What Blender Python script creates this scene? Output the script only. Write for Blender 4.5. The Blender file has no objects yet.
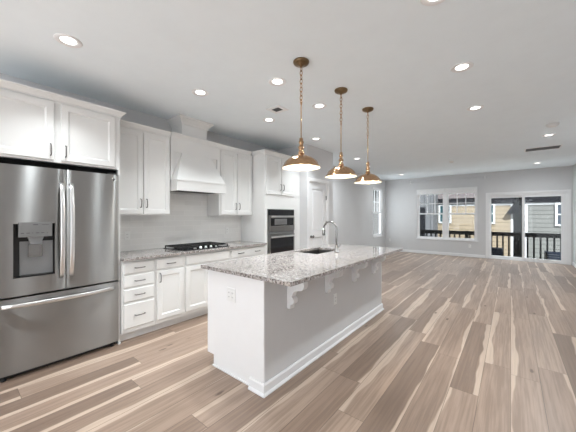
import bpy, bmesh, math, random
from mathutils import Vector, Matrix
random.seed(7)
S = bpy.context.scene
COL = S.collection
PI = math.pi

# ------------------------------------------------------------------ camera
cam_d = bpy.data.cameras.new('camera')
cam = bpy.data.objects.new('camera', cam_d); COL.objects.link(cam)
cam.location = (0, 0, 1.37)
cam.rotation_euler = (PI / 2, 0, math.radians(38.9))
cam_d.sensor_width = 36
cam_d.lens = 276 / 576 * 36
cam_d.shift_y = -0.5 / 576
cam_d.clip_start = 0.05
S.camera = cam

# ------------------------------------------------------------------ world, sun, daylight, exposure
W = bpy.data.worlds.new('sky'); S.world = W; W.use_nodes = True
bg = W.node_tree.nodes['Background']
bg.inputs[0].default_value = (0.90, 0.95, 1.0, 1)
bg.inputs[1].default_value = 2.6
sd = bpy.data.lights.new('sun', 'SUN'); so = bpy.data.objects.new('sun', sd); COL.objects.link(so)
sd.energy = 17.0; sd.angle = math.radians(0.6); sd.color = (0.93, 0.97, 1.0)
so.rotation_euler = (math.radians(48), 0, math.radians(30))      # high, from behind the camera towards +Y


def area(name, loc, rot, sx, sy, power, color, portal=False):
    d = bpy.data.lights.new(name, 'AREA'); o = bpy.data.objects.new(name, d); COL.objects.link(o)
    d.shape = 'RECTANGLE'; d.size = sx; d.size_y = sy; d.energy = power; d.color = color
    o.location = loc; o.rotation_euler = rot
    if portal:
        d.cycles.is_portal = True
    return o


# daylight through the two big front windows behind the camera
area('front_daylight_a', (-2.35, -3.62, 1.45), (PI / 2 + 0.5, 0, 0), 2.2, 2.4, 6, (0.93, 0.97, 1.0))
area('front_daylight_b', (0.15, -3.62, 1.45), (PI / 2 + 0.5, 0, 0), 2.2, 2.4, 6, (0.93, 0.97, 1.0))
# sampling portals in the rear openings (emit nothing themselves)
area('portal_window', (-1.76, 11.05, 1.41), (PI / 2, 0, PI), 1.85, 1.75, 1, (1, 1, 1), True)
area('portal_door', (0.33, 11.05, 1.02), (PI / 2, 0, PI), 1.85, 2.0, 1, (1, 1, 1), True)
CAN_POWER = 6.2
CAN_POWER_MID = 11.0
CAN_POWER_FAR = 20.0
CAN_POWER_REAR = 7.0
PENDANT_POWER = 1.6
S.view_settings.view_transform = 'Standard'
S.view_settings.look = 'None'
S.view_settings.gamma = 1
S.view_settings.use_curve_mapping = False
S.view_settings.exposure = 0.5


# ------------------------------------------------------------------ materials
class NT:
    def __init__(self, name):
        self.m = bpy.data.materials.new(name); self.m.use_nodes = True
        self.t = self.m.node_tree; self.b = self.t.nodes['Principled BSDF']

    def n(self, typ, **kw):
        nd = self.t.nodes.new(typ)
        for k, v in kw.items(): setattr(nd, k, v)
        return nd

    def link(self, a, b): self.t.links.new(a, b)

    def put(self, sock, v):
        if hasattr(v, 'is_output'): self.link(v, sock)
        else: sock.default_value = v

    def math(self, op, a, b=None, c=None, clamp=False):
        nd = self.n('ShaderNodeMath', operation=op); nd.use_clamp = clamp
        self.put(nd.inputs[0], a)
        if b is not None: self.put(nd.inputs[1], b)
        if c is not None: self.put(nd.inputs[2], c)
        return nd.outputs[0]

    def mix(self, f, a, b):
        nd = self.n('ShaderNodeMix', data_type='RGBA')
        self.put(nd.inputs[0], f); self.put(nd.inputs[6], a); self.put(nd.inputs[7], b)
        return nd.outputs[2]

    def ramp(self, f, stops, interp='LINEAR'):
        nd = self.n('ShaderNodeValToRGB'); cr = nd.color_ramp; cr.interpolation = interp
        while len(cr.elements) < len(stops): cr.elements.new(0.5)
        for e, (p, c) in zip(cr.elements, stops):
            e.position = p; e.color = (*c, 1) if len(c) == 3 else c
        self.put(nd.inputs[0], f); return nd.outputs[0]

    def noise(self, vec, scale, detail=3, rough=0.5):
        nd = self.n('ShaderNodeTexNoise'); nd.inputs['Scale'].default_value = scale
        nd.inputs['Detail'].default_value = detail; nd.inputs['Roughness'].default_value = rough
        if vec is not None: self.link(vec, nd.inputs['Vector'])
        return nd.outputs[0]

    def pos(self):
        return self.n('ShaderNodeNewGeometry').outputs['Position']

    def xyz(self, x, y, z):
        nd = self.n('ShaderNodeCombineXYZ')
        for i, v in enumerate((x, y, z)): self.put(nd.inputs[i], v)
        return nd.outputs[0]

    def sep(self, v):
        nd = self.n('ShaderNodeSeparateXYZ'); self.link(v, nd.inputs[0]); return nd.outputs

    def bump(self, h, strength, dist=0.01):
        nd = self.n('ShaderNodeBump'); nd.inputs['Strength'].default_value = strength
        nd.inputs['Distance'].default_value = dist
        self.put(nd.inputs['Height'], h); self.link(nd.outputs[0], self.b.inputs['Normal'])


def paint(name, c, rough=0.5, metal=0.0, var=0.03, scale=6, bump=0.0, spec=0.5, emit=None):
    t = NT(name)
    nz = t.noise(t.pos(), scale, 3)
    lo = tuple(max(0, v * (1 - var)) for v in c); hi = tuple(min(1, v * (1 + var)) for v in c)
    t.put(t.b.inputs['Base Color'], t.ramp(nz, [(0.3, lo), (0.7, hi)]))
    t.b.inputs['Roughness'].default_value = rough; t.b.inputs['Metallic'].default_value = metal
    t.b.inputs['Specular IOR Level'].default_value = spec
    if bump: t.bump(t.noise(t.pos(), 220, 2), bump, 0.002)
    if emit:
        t.b.inputs['Emission Color'].default_value = (*emit[0], 1); t.b.inputs['Emission Strength'].default_value = emit[1]
    return t.m


M = {}
M['wall'] = paint('grey_wall_paint', (0.665, 0.665, 0.67), 0.75, var=0.01, bump=0.03, spec=0.25)
M['ceiling'] = paint('ceiling_paint', (0.87, 0.93, 0.965), 0.9, var=0.01, spec=0.2)
M['white'] = paint('white_cabinet_paint', (0.78, 0.778, 0.765), 0.35, var=0.01, spec=0.4)
M['trim'] = paint('white_trim_paint', (0.86, 0.86, 0.865), 0.4, var=0.01, spec=0.4)
M['blindwhite'] = paint('white_blind_slats', (0.88, 0.88, 0.88), 0.5, var=0.005)
M['plate'] = paint('white_plastic', (0.82, 0.82, 0.81), 0.3, var=0.01)
M['slot'] = paint('dark_slot', (0.05, 0.05, 0.05), 0.5)
M['handle'] = paint('brushed_pewter_pull', (0.20, 0.19, 0.185), 0.35, metal=0.9)
M['black'] = paint('black_plastic', (0.012, 0.012, 0.013), 0.35)
M['matteblack'] = paint('matte_black', (0.006, 0.006, 0.006), 0.9, spec=0.05)
M['blackglass'] = paint('black_glass', (0.01, 0.01, 0.012), 0.06)
M['iron'] = paint('cast_iron', (0.012, 0.012, 0.012), 0.55)
M['chrome'] = paint('brushed_nickel', (0.30, 0.295, 0.29), 0.25, metal=1.0)
M['bright'] = paint('bright_steel', (0.80, 0.80, 0.80), 0.28, metal=1.0)
M['greyplastic'] = paint('silver_plastic', (0.22, 0.22, 0.22), 0.4, metal=0.4)
M['cavity'] = paint('dispenser_grey', (0.28, 0.285, 0.29), 0.3, metal=0.5)
M['bulb'] = paint('glowing_bulb', (1, 0.95, 0.85), 0.5, emit=((1.0, 0.86, 0.66), 8.0))
M['lens'] = paint('glowing_lens', (1, 1, 1), 0.5, emit=((1.0, 0.95, 0.90), 3.0))
M['inner'] = paint('white_enamel', (0.88, 0.86, 0.80), 0.4, var=0.01)
M['antique'] = paint('antique_bronze', (0.20, 0.135, 0.075), 0.32, metal=1.0, var=0.15, scale=30)
M['ventgrey'] = paint('grey_vent_slats', (0.16, 0.16, 0.16), 0.6)
M['ventdark'] = paint('dark_vent', (0.10, 0.10, 0.10), 0.7)
M['railing'] = paint('black_railing', (0.004, 0.004, 0.004), 0.7, spec=0.08)
M['deck'] = paint('pale_deck', (0.70, 0.69, 0.67), 0.7)
M['ground'] = paint('pale_concrete', (0.55, 0.54, 0.52), 0.9)
M['navy'] = paint('navy_plastic', (0.005, 0.007, 0.012), 0.6, spec=0.1)
M['fascia'] = paint('dark_fascia', (0.006, 0.006, 0.007), 0.8, spec=0.05)
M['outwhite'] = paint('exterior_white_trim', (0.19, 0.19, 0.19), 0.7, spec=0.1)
M['teal'] = paint('tinted_window_glass', (0.010, 0.026, 0.030), 0.15)
M['darkglass'] = paint('dark_window_glass', (0.012, 0.016, 0.022), 0.1)
M['backplate'] = paint('sink_steel', (0.16, 0.155, 0.15), 0.35, metal=0.9)


def brass():
    t = NT('aged_brass')
    nz = t.noise(t.pos(), 45, 3)
    t.put(t.b.inputs['Base Color'], t.ramp(nz, [(0.3, (0.42, 0.255, 0.145)), (0.7, (0.56, 0.365, 0.215))]))
    t.b.inputs['Metallic'].default_value = 1.0; t.b.inputs['Roughness'].default_value = 0.17
    return t.m


M['brass'] = brass()


def steel():
    t = NT('brushed_stainless')
    nz = t.noise(t.pos(), 2.0, 2)
    t.put(t.b.inputs['Base Color'], t.ramp(nz, [(0.35, (0.33, 0.33, 0.325)), (0.65, (0.36, 0.36, 0.355))]))
    t.b.inputs['Metallic'].default_value = 1.0; t.b.inputs['Roughness'].default_value = 0.29
    t.b.inputs['Anisotropic'].default_value = 1.0
    t.link(t.xyz(0.0, 0.0, 1.0), t.b.inputs['Tangent'])
    return t.m


M['steel'] = steel()


def glass():
    t = NT('window_glass')
    tr = t.n('ShaderNodeBsdfTransparent'); tr.inputs[0].default_value = (0.96, 0.98, 0.98, 1)
    gl = t.n('ShaderNodeBsdfGlossy'); gl.inputs['Roughness'].default_value = 0.02
    lw = t.n('ShaderNodeLayerWeight'); lw.inputs[0].default_value = 0.5
    fr = t.math('ADD', 0.012, t.math('MULTIPLY', t.math('POWER', lw.outputs['Facing'], 5.0), 0.35))
    mx = t.n('ShaderNodeMixShader')
    t.link(fr, mx.inputs[0]); t.link(tr.outputs[0], mx.inputs[1]); t.link(gl.outputs[0], mx.inputs[2])
    t.link(mx.outputs[0], t.t.nodes['Material Output'].inputs[0])
    return t.m


M['glass'] = glass()


def floor_mat():
    t = NT('hickory_planks')
    x, y, z = t.sep(t.pos())
    Wd, L = 0.19, 1.75
    xs = t.math('DIVIDE', x, Wd)
    ix = t.math('FLOOR', xs); fx = t.math('FRACT', xs)
    wn = t.n('ShaderNodeTexWhiteNoise', noise_dimensions='1D'); t.link(ix, wn.inputs['W'])
    ys = t.math('ADD', t.math('DIVIDE', y, L), t.math('MULTIPLY', wn.outputs[0], 7.3))
    iy = t.math('FLOOR', ys); fy = t.math('FRACT', ys)
    w2 = t.n('ShaderNodeTexWhiteNoise', noise_dimensions='3D'); t.link(t.xyz(ix, iy, 3.7), w2.inputs[0])
    idv = w2.outputs[0]
    ir, ig, ib = t.sep(w2.outputs[1])
    off = t.math('MULTIPLY', idv, 31.0)
    # long grain
    gv = t.xyz(t.math('MULTIPLY', x, 60.0), t.math('ADD', t.math('MULTIPLY', y, 1.8), off), off)
    g1 = t.noise(gv, 1.0, 5, 0.6)
    gv2 = t.xyz(t.math('MULTIPLY', x, 9.0), t.math('ADD', t.math('MULTIPLY', y, 0.9), off), t.math('ADD', off, 5.0))
    g2 = t.noise(gv2, 1.0, 3, 0.55)
    heart = t.ramp(idv, [(0.0, (0.23, 0.162, 0.122)), (0.25, (0.33, 0.236, 0.18)), (0.7, (0.385, 0.28, 0.215)), (1.0, (0.435, 0.324, 0.252))])
    dark = t.mix(0.40, heart, (0.14, 0.095, 0.070, 1))
    gf = t.ramp(t.math('ADD', t.math('MULTIPLY', g1, 0.65), t.math('MULTIPLY', g2, 0.38)), [(0.44, (1, 1, 1)), (0.58, (0, 0, 0))])
    wood = t.mix(gf, heart, dark)
    # pale sapwood along one edge of a plank, wavy border
    side = t.math('GREATER_THAN', ir, 0.5)
    s = t.math('ADD', t.math('MULTIPLY', side, fx), t.math('MULTIPLY', t.math('SUBTRACT', 1.0, side), t.math('SUBTRACT', 1.0, fx)))
    wv = t.noise(t.xyz(t.math('MULTIPLY', x, 2.0), t.math('ADD', t.math('MULTIPLY', y, 1.4), off), off), 1.0, 2)
    thr = t.math('ADD', t.math('SUBTRACT', t.math('MULTIPLY', ig, 0.30), 0.30), t.math('MULTIPLY', wv, 0.56))
    sap = t.math('SMOOTHSTEP', s, t.math('SUBTRACT', thr, 0.035), t.math('ADD', thr, 0.035)) if False else \
        t.math('MULTIPLY', t.math('SUBTRACT', t.math('ADD', thr, 0.03), s), 18.0, clamp=True)
    sapc = t.mix(gf, (0.60, 0.475, 0.375, 1), (0.53, 0.41, 0.325, 1))
    col = t.mix(t.math('MULTIPLY', sap, 0.9), wood, sapc)
    # knots
    kv = t.xyz(t.math('MULTIPLY', x, 2.6), t.math('MULTIPLY', y, 0.9), 0.0)
    vo = t.n('ShaderNodeTexVoronoi'); vo.inputs['Scale'].default_value = 2.0; t.link(kv, vo.inputs['Vector'])
    kd = t.math('ADD', vo.outputs['Distance'], t.math('MULTIPLY', t.noise(t.pos(), 30, 2), 0.05))
    kn = t.math('MULTIPLY', t.math('SUBTRACT', 0.12, kd), 22.0, clamp=True)
    col = t.mix(t.math('MULTIPLY', kn, 0.75), col, (0.10, 0.062, 0.042, 1))
    # joints
    ex = t.math('MINIMUM', fx, t.math('SUBTRACT', 1.0, fx))
    ey = t.math('MULTIPLY', t.math('MINIMUM', fy, t.math('SUBTRACT', 1.0, fy)), L / Wd)
    e = t.math('MINIMUM', ex, ey)
    jt = t.math('LESS_THAN', e, 0.011)
    col = t.mix(t.math('MULTIPLY', jt, 0.62), col, (0.10, 0.07, 0.05, 1))
    t.link(col, t.b.inputs['Base Color'])
    t.b.inputs['Roughness'].default_value = 0.36
    t.b.inputs['Specular IOR Level'].default_value = 0.45
    t.bump(t.math('SUBTRACT', g1, t.math('MULTIPLY', jt, 0.8)), 0.06, 0.004)
    return t.m


M['floor'] = floor_mat()


def granite():
    t = NT('speckled_granite')
    p = t.pos()
    n1 = t.noise(p, 55, 4, 0.72); n2 = t.noise(p, 90, 3, 0.6)
    v1 = t.n('ShaderNodeTexVoronoi'); v1.inputs['Scale'].default_value = 90; t.link(p, v1.inputs['Vector'])
    base = t.ramp(n1, [(0.37, (0.10, 0.085, 0.078)), (0.45, (0.25, 0.216, 0.20)), (0.52, (0.38, 0.345, 0.325)), (0.62, (0.50, 0.47, 0.455))])
    r, g, b = t.sep(v1.outputs['Color'])
    dk = t.math('MULTIPLY', t.math('LESS_THAN', r, 0.15), t.math('LESS_THAN', v1.outputs['Distance'], 0.55))
    c = t.mix(t.math('MULTIPLY', dk, 0.85), base, (0.045, 0.042, 0.042, 1))
    gy = t.math('MULTIPLY', t.math('GREATER_THAN', r, 0.86), 0.6)
    c = t.mix(gy, c, (0.60, 0.585, 0.57, 1))
    fl = t.math('MULTIPLY', t.math('LESS_THAN', n2, 0.39), 0.65)
    c = t.mix(fl, c, (0.12, 0.10, 0.095, 1))
    t.link(c, t.b.inputs['Base Color'])
    t.b.inputs['Roughness'].default_value = 0.05
    return t.m


M['granite'] = granite()


def tile():
    t = NT('pale_subway_tile')
    x, y, z = t.sep(t.pos())
    br = t.n('ShaderNodeTexBrick'); t.link(t.xyz(y, z, 0.0), br.inputs['Vector'])
    br.offset = 0.5
    br.inputs['Color1'].default_value = (0.83, 0.825, 0.81, 1); br.inputs['Color2'].default_value = (0.78, 0.775, 0.76, 1)
    br.inputs['Mortar'].default_value = (0.88, 0.875, 0.86, 1)
    br.inputs['Scale'].default_value = 1.0; br.inputs['Mortar Size'].default_value = 0.0022
    br.inputs['Brick Width'].default_value = 0.30; br.inputs['Row Height'].default_value = 0.076
    t.link(br.outputs[0], t.b.inputs['Base Color']); t.b.inputs['Roughness'].default_value = 0.18
    t.bump(br.outputs['Fac'], -0.15, 0.003)
    return t.m


M['tile'] = tile()


def siding(name, c, pitch=0.20, vertical=False):
    t = NT(name)
    x, y, z = t.sep(t.pos())
    a = t.math('FRACT', t.math('DIVIDE', x if vertical else z, pitch))
    line = t.math('LESS_THAN', a, 0.14)
    nz = t.noise(t.pos(), 3, 2)
    base = t.ramp(nz, [(0.3, tuple(v * 0.95 for v in c)), (0.7, tuple(min(1, v * 1.05) for v in c))])
    t.put(t.b.inputs['Base Color'], t.mix(line, base, (*[v * 0.5 for v in c], 1)))
    t.b.inputs['Roughness'].default_value = 0.7
    t.b.inputs['Specular IOR Level'].default_value = 0.08
    t.bump(a, -0.4, 0.02)
    return t.m


M['beige'] = siding('beige_lap_siding', (0.110, 0.087, 0.061))
M['palesiding'] = siding('pale_lap_siding', (0.115, 0.11, 0.108))
M['greysiding'] = siding('grey_lap_siding', (0.066, 0.065, 0.061))
M['darksiding'] = siding('dark_grey_siding', (0.005, 0.0053, 0.0053), 0.2)
M['midsiding'] = siding('grey_panel_siding', (0.05, 0.05, 0.052), 0.3, True)


def shingle():
    t = NT('asphalt_shingles')
    nz = t.noise(t.pos(), 14, 4, 0.7)
    t.put(t.b.inputs['Base Color'], t.ramp(nz, [(0.3, (0.02, 0.018, 0.019)), (0.5, (0.045, 0.038, 0.038)), (0.7, (0.07, 0.056, 0.053))]))
    t.b.inputs['Roughness'].default_value = 0.9; t.b.inputs['Specular IOR Level'].default_value = 0.08
    return t.m


M['shingle'] = shingle()


# ------------------------------------------------------------------ mesh helpers
class B:
    def __init__(self):
        self.bm = bmesh.new()

    def box(self, x0, x1, y0, y1, z0, z1, bev=0.0):
        r = bmesh.ops.create_cube(self.bm, size=1)
        vs = r['verts']
        for v in vs:
            v.co = Vector(((x0 + x1) / 2 + v.co.x * (x1 - x0), (y0 + y1) / 2 + v.co.y * (y1 - y0), (z0 + z1) / 2 + v.co.z * (z1 - z0)))
        if bev:
            es = list({e for v in vs for e in v.link_edges})
            bmesh.ops.bevel(self.bm, geom=es, offset=bev, segments=2, affect='EDGES', profile=0.6)
        return self

    def lathe(self, prof, c, seg=32, axis='Z', ribs=None, cap=True):
        rings = []
        for (r, h, *rest) in prof:
            ring = []
            for i in range(seg):
                a = 2 * PI * i / seg
                rr = r
                if ribs and rest and rest[0]:
                    rr = r * (1 + ribs[1] * max(0, math.cos(a * ribs[0])) ** 2)
                u, v = rr * math.cos(a), rr * math.sin(a)
                if axis == 'Z': p = (u, v, h)
                elif axis == 'X': p = (h, u, v)
                else: p = (v, h, u)
                ring.append(self.bm.verts.new(Vector(c) + Vector(p)))
            rings.append(ring)
        for a, b in zip(rings[:-1], rings[1:]):
            for i in range(seg):
                f = self.bm.faces.new((a[i], a[(i + 1) % seg], b[(i + 1) % seg], b[i])); f.smooth = True
        if cap:
            for rg in (rings[0], rings[-1]):
                try: self.bm.faces.new(rg)
                except Exception: pass
        return self

    def tube(self, pts, r, seg=10, closed=False, flat=None):
        pts = [Vector(p) for p in pts]; n = len(pts); rings = []
        up = Vector((0, 0, 1))
        prev = None
        for i, p in enumerate(pts):
            if closed: d = pts[(i + 1) % n] - pts[i - 1]
            else: d = pts[min(i + 1, n - 1)] - pts[max(i - 1, 0)]
            d.normalize()
            ref = prev if prev is not None else (up if abs(d.z) < 0.9 else Vector((0, 1, 0)))
            a = (ref - d * ref.dot(d)).normalized(); prev = a; b = d.cross(a)
            rr = r[i] if isinstance(r, (list, tuple)) else r
            ra, rb = (rr, rr) if flat is None else (flat[0], flat[1])
            rings.append([self.bm.verts.new(p + a * ra * math.cos(2 * PI * k / seg) + b * rb * math.sin(2 * PI * k / seg)) for k in range(seg)])
        pairs = list(zip(rings[:-1], rings[1:]))
        if closed: pairs.append((rings[-1], rings[0]))
        for a, b in pairs:
            for i in range(seg):
                f = self.bm.faces.new((a[i], a[(i + 1) % seg], b[(i + 1) % seg], b[i])); f.smooth = True
        if not closed:
            self.bm.faces.new(rings[0]); self.bm.faces.new(rings[-1])
        return self

    def prism(self, poly, axis, a, b):
        def P(u, v, w):
            return {'X': (w, u, v), 'Y': (u, w, v), 'Z': (u, v, w)}[axis]
        lo = [self.bm.verts.new(P(u, v, a)) for u, v in poly]
        hi = [self.bm.verts.new(P(u, v, b)) for u, v in poly]
        n = len(poly)
        self.bm.faces.new(lo); self.bm.faces.new(hi)
        for i in range(n): self.bm.faces.new((lo[i], lo[(i + 1) % n], hi[(i + 1) % n], hi[i]))
        return self

    def panel(self, a0, a1, b0, b1, back, loops, face='X+'):
        """nested rectangular loops; loops = [(inset, depth outwards from back)]"""
        def P(a, b, d):
            return {'X+': (back + d, a, b), 'X-': (back - d, a, b), 'Y-': (a, back - d, b), 'Y+': (a, back + d, b)}[face]
        L = []
        for ins, d in [(0, 0)] + loops:
            L.append([self.bm.verts.new(P(*q, d)) for q in ((a0 + ins, b0 + ins), (a1 - ins, b0 + ins), (a1 - ins, b1 - ins), (a0 + ins, b1 - ins))])
        self.bm.faces.new(L[0]); self.bm.faces.new(L[-1])
        for p, q in zip(L[:-1], L[1:]):
            for i in range(4): self.bm.faces.new((p[i], p[(i + 1) % 4], q[(i + 1) % 4], q[i]))
        return self

    def mould(self, path, prof, closed_prof=True):
        """sweep profile [(out, z)] along a polyline in XY; outwards is to the right of travel"""
        pts = [Vector((p[0], p[1])) for p in path]; n = len(pts); secs = []
        for i in range(n):
            ds = []
            if i > 0: ds.append((pts[i] - pts[i - 1]).normalized())
            if i < n - 1: ds.append((pts[i + 1] - pts[i]).normalized())
            ns = [Vector((d.y, -d.x)) for d in ds]
            m = ns[0] if len(ns) == 1 else (ns[0] + ns[1]) / (1 + ns[0].dot(ns[1]))
            secs.append([self.bm.verts.new((pts[i].x + m.x * o, pts[i].y + m.y * o, z)) for o, z in prof])
        k = len(prof)
        for a, b in zip(secs[:-1], secs[1:]):
            for j in range(k): self.bm.faces.new((a[j], a[(j + 1) % k], b[(j + 1) % k], b[j]))
        self.bm.faces.new(secs[0]); self.bm.faces.new(secs[-1])
        return self

    def holed(self, axis, w0, w1, us, vs, holes):
        """slab with rectangular holes; us, vs = (min, max); holes = [(u0,u1,v0,v1)]"""
        U = sorted({*us, *[h[0] for h in holes], *[h[1] for h in holes]})
        V = sorted({*vs, *[h[2] for h in holes], *[h[3] for h in holes]})

        def P(u, v, w):
            return {'X': (w, u, v), 'Y': (u, w, v), 'Z': (u, v, w)}[axis]
        cache = {}

        def vert(i, j, s):
            if (i, j, s) not in cache: cache[(i, j, s)] = self.bm.verts.new(P(U[i], V[j], (w0, w1)[s]))
            return cache[(i, j, s)]

        def solid(i, j):
            if not (0 <= i < len(U) - 1 and 0 <= j < len(V) - 1): return False
            cu, cv = (U[i] + U[i + 1]) / 2, (V[j] + V[j + 1]) / 2
            return not any(h[0] < cu < h[1] and h[2] < cv < h[3] for h in holes)
        for i in range(len(U) - 1):
            for j in range(len(V) - 1):
                if not solid(i, j): continue
                for s in (0, 1):
                    self.bm.faces.new([vert(i, j, s), vert(i + 1, j, s), vert(i + 1, j + 1, s), vert(i, j + 1, s)])
                for di, dj, e in ((-1, 0, ((0, 0), (0, 1))), (1, 0, ((1, 0), (1, 1))), (0, -1, ((0, 0), (1, 0))), (0, 1, ((0, 1), (1, 1)))):
                    if not solid(i + di, j + dj):
                        (p, q), (r, t) = e
                        self.bm.faces.new([vert(i + p, j + q, 0), vert(i + r, j + t, 0), vert(i + r, j + t, 1), vert(i + p, j + q, 1)])
        return self

    def build(self, name, mat, parent=None, smooth=None):
        bmesh.ops.recalc_face_normals(self.bm, faces=self.bm.faces)
        me = bpy.data.meshes.new(name)
        root = parent
        off = Vector((0, 0, 0))
        while root is not None:
            off += Vector(root.location); root = root.parent
        xs = [v.co for v in self.bm.verts]
        mn = Vector([min(c[i] for c in xs) for i in range(3)]); mx = Vector([max(c[i] for c in xs) for i in range(3)])
        org = Vector(((mn.x + mx.x) / 2, (mn.y + mx.y) / 2, mn.z))
        for v in self.bm.verts: v.co -= org
        if smooth:
            for f in self.bm.faces: f.smooth = True
        self.bm.to_mesh(me); self.bm.free()
        if smooth: me.set_sharp_from_angle(angle=math.radians(smooth))
        me.materials.append(M[mat] if isinstance(mat, str) else mat)
        o = bpy.data.objects.new(name, me); COL.objects.link(o)
        o.parent = parent
        o.location = org - off
        return o


def tag(o, label, cat, group=None):
    o['label'] = label; o['category'] = cat
    if group: o['group'] = group
    return o


def thing(name, label, cat, loc, group=None):
    o = bpy.data.objects.new(name, None); COL.objects.link(o)
    o.empty_display_size = 0.05
    o.location = loc
    return tag(o, label, cat, group)


def struct(o, label=None):
    o['kind'] = 'structure'
    if label: o['label'] = label
    return o


def structroot(name, loc, label=None):
    o = bpy.data.objects.new(name, None); COL.objects.link(o); o.location = loc
    o.empty_display_size = 0.05
    return struct(o, label)


def copy_tree(o, parent=None):
    c = o.copy(); COL.objects.link(c); c.parent = parent
    for ch in list(o.children): copy_tree(ch, c)
    return c


# ------------------------------------------------------------------ structure
XL, XR, YF, YB, CZ = -3.83, 1.335, -3.5, 10.85, 2.745
struct(B().box(XL - .15, XR + .15, YF - .15, YB + .15, -0.15, 0).build('floor', 'floor'), 'light oak plank floor')
struct(B().box(XL - .15, XR + .15, YF - .15, YB + .15, CZ, CZ + .12).build('ceiling', 'ceiling'), 'flat white ceiling')
WIN = (-2.675, -0.845, 0.545, 2.29)
DOOR = (-0.56, 1.235, 0.0, 2.03)
WL = (9.60, 10.54, 0.60, 2.39)
struct(B().holed('Y', YB, YB + .15, (XL - .15, XR + .15), (0, CZ), [WIN, DOOR]).build('wall_back', 'wall'), 'pale grey far wall')
struct(B().holed('X', XL - .15, XL, (YF, YB), (0, CZ), [WL]).build('wall_left', 'wall'), 'pale grey wall behind the cabinets')
struct(B().box(XR, XR + .15, YF, YB, 0, CZ).build('wall_right', 'wall'), 'pale grey right wall')
FW = [(-3.6, -1.4, 0.08, 2.55), (-0.95, 1.2, 0.08, 2.55)]
struct(B().holed('Y', YF - .15, YF, (XL - .15, XR + .15), (0, CZ), FW).build('wall_front', 'wall'), 'grey front wall behind the camera')
for i, h in enumerate(FW):
    fr = B().holed('Y', YF - .12, YF - .06, (h[0] + .002, h[1] - .002), (h[2] + .002, h[3] - .002),
                   [(h[0] + .05, (h[0] + h[1]) / 2 - .03, h[2] + .05, h[3] - .05), ((h[0] + h[1]) / 2 + .03, h[1] - .05, h[2] + .05, h[3] - .05)])
    w = struct(fr.build('window_%d' % (i + 4), 'trim'), 'front window')
# pantry box with its door opening
PX, PY0, PY1 = -3.05, 4.362, 5.353
PD = (4.432, 5.105, 0, 2.045)
pw = B().holed('X', PX - .11, PX, (PY0, PY1), (0, CZ), [PD])
pw.box(XL + .001, PX - .11, PY0, PY0 + .1, 0, CZ)
pw.box(XL + .001, PX - .11, PY1 - .1, PY1, 0, CZ)
struct(pw.build('wall_pantry', 'wall'), 'grey pantry walls beside the oven cabinet')
BBP = [(0, 0.001), (0.014, 0.001), (0.014, 0.085), (0.008, 0.10), (0, 0.10)]


def baseboard(name, paths, label):
    b = B()
    for p in paths: b.mould(p, BBP)
    return struct(b.build(name, 'trim'), label)


baseboard('baseboard_back', [[(XL + .02, YB - .001), (-0.63, YB - .001)], ], 'white baseboard under the double window')
baseboard('baseboard_left', [[(XL + .001, PY1 + .02), (XL + .001, YB - .02)]], 'white baseboard under the narrow window')
baseboard('baseboard_right', [[(XR - .001, YB - .02), (XR - .001, YF + .02)]], 'white baseboard on the right wall')
baseboard('baseboard_pantry', [[(PX + .001, 5.17), (PX + .001, PY1 + .001), (XL + .03, PY1 + .001)]], 'white baseboard round the pantry corner')

# back double window (window_1)
wx0, wx1, wz0, wz1 = WIN
w1 = structroot('window_1', ((wx0 + wx1) / 2, YB + .06, wz0), 'white double window with grids in the upper sashes, far wall')
mid = (wx0 + wx1) / 2
U1 = [(wx0 + .035, mid - .05), (mid + .05, wx1 - .035)]
B().holed('Y', YB + .03, YB + .11, (wx0 + .001, wx1 - .001), (wz0 + .001, wz1 - .001), [(a, b, wz0 + .035, wz1 - .035) for a, b in U1]).build('window_frame', 'trim', w1)
for a, b in U1:
    zr = 1.425
    z0, z1 = wz0 + .036, wz1 - .036
    B().holed('Y', YB + .072, YB + .10, (a + .001, b - .001), (zr - .02, z1), [(a + .04, b - .04, zr + .025, z1 - .035)]).build('upper_sash', 'trim', w1)
    B().holed('Y', YB + .04, YB + .068, (a + .001, b - .001), (z0, zr + .03), [(a + .045, b - .045, z0 + .03, zr - .012)]).build('lower_sash', 'trim', w1)
    g = B()
    c1, c2 = a + .041, b - .041
    for k in (1, 2):
        x = c1 + (c2 - c1) * k / 3
        g.box(x - .011, x + .011, YB + .078, YB + .092, zr + .026, z1 - .036)
    zz = 1.79
    g.box(c1, c2, YB + .0785, YB + .0915, zz - .011, zz + .011)
    g.build('grid_bars', 'trim', w1)
    B().box(a + .041, b - .041, YB + .084, YB + .088, zr + .026, z1 - .036).build('pane', 'glass', w1)
    B().box(a + .046, b - .046, YB + .052, YB + .056, z0 + .031, zr - .013).build('pane', 'glass', w1)
B().box(wx0 - .03, wx1 + .03, YB - .03, YB + .028, wz0 - .022, wz0 - .001).build('window_sill', 'trim', w1)

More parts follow.
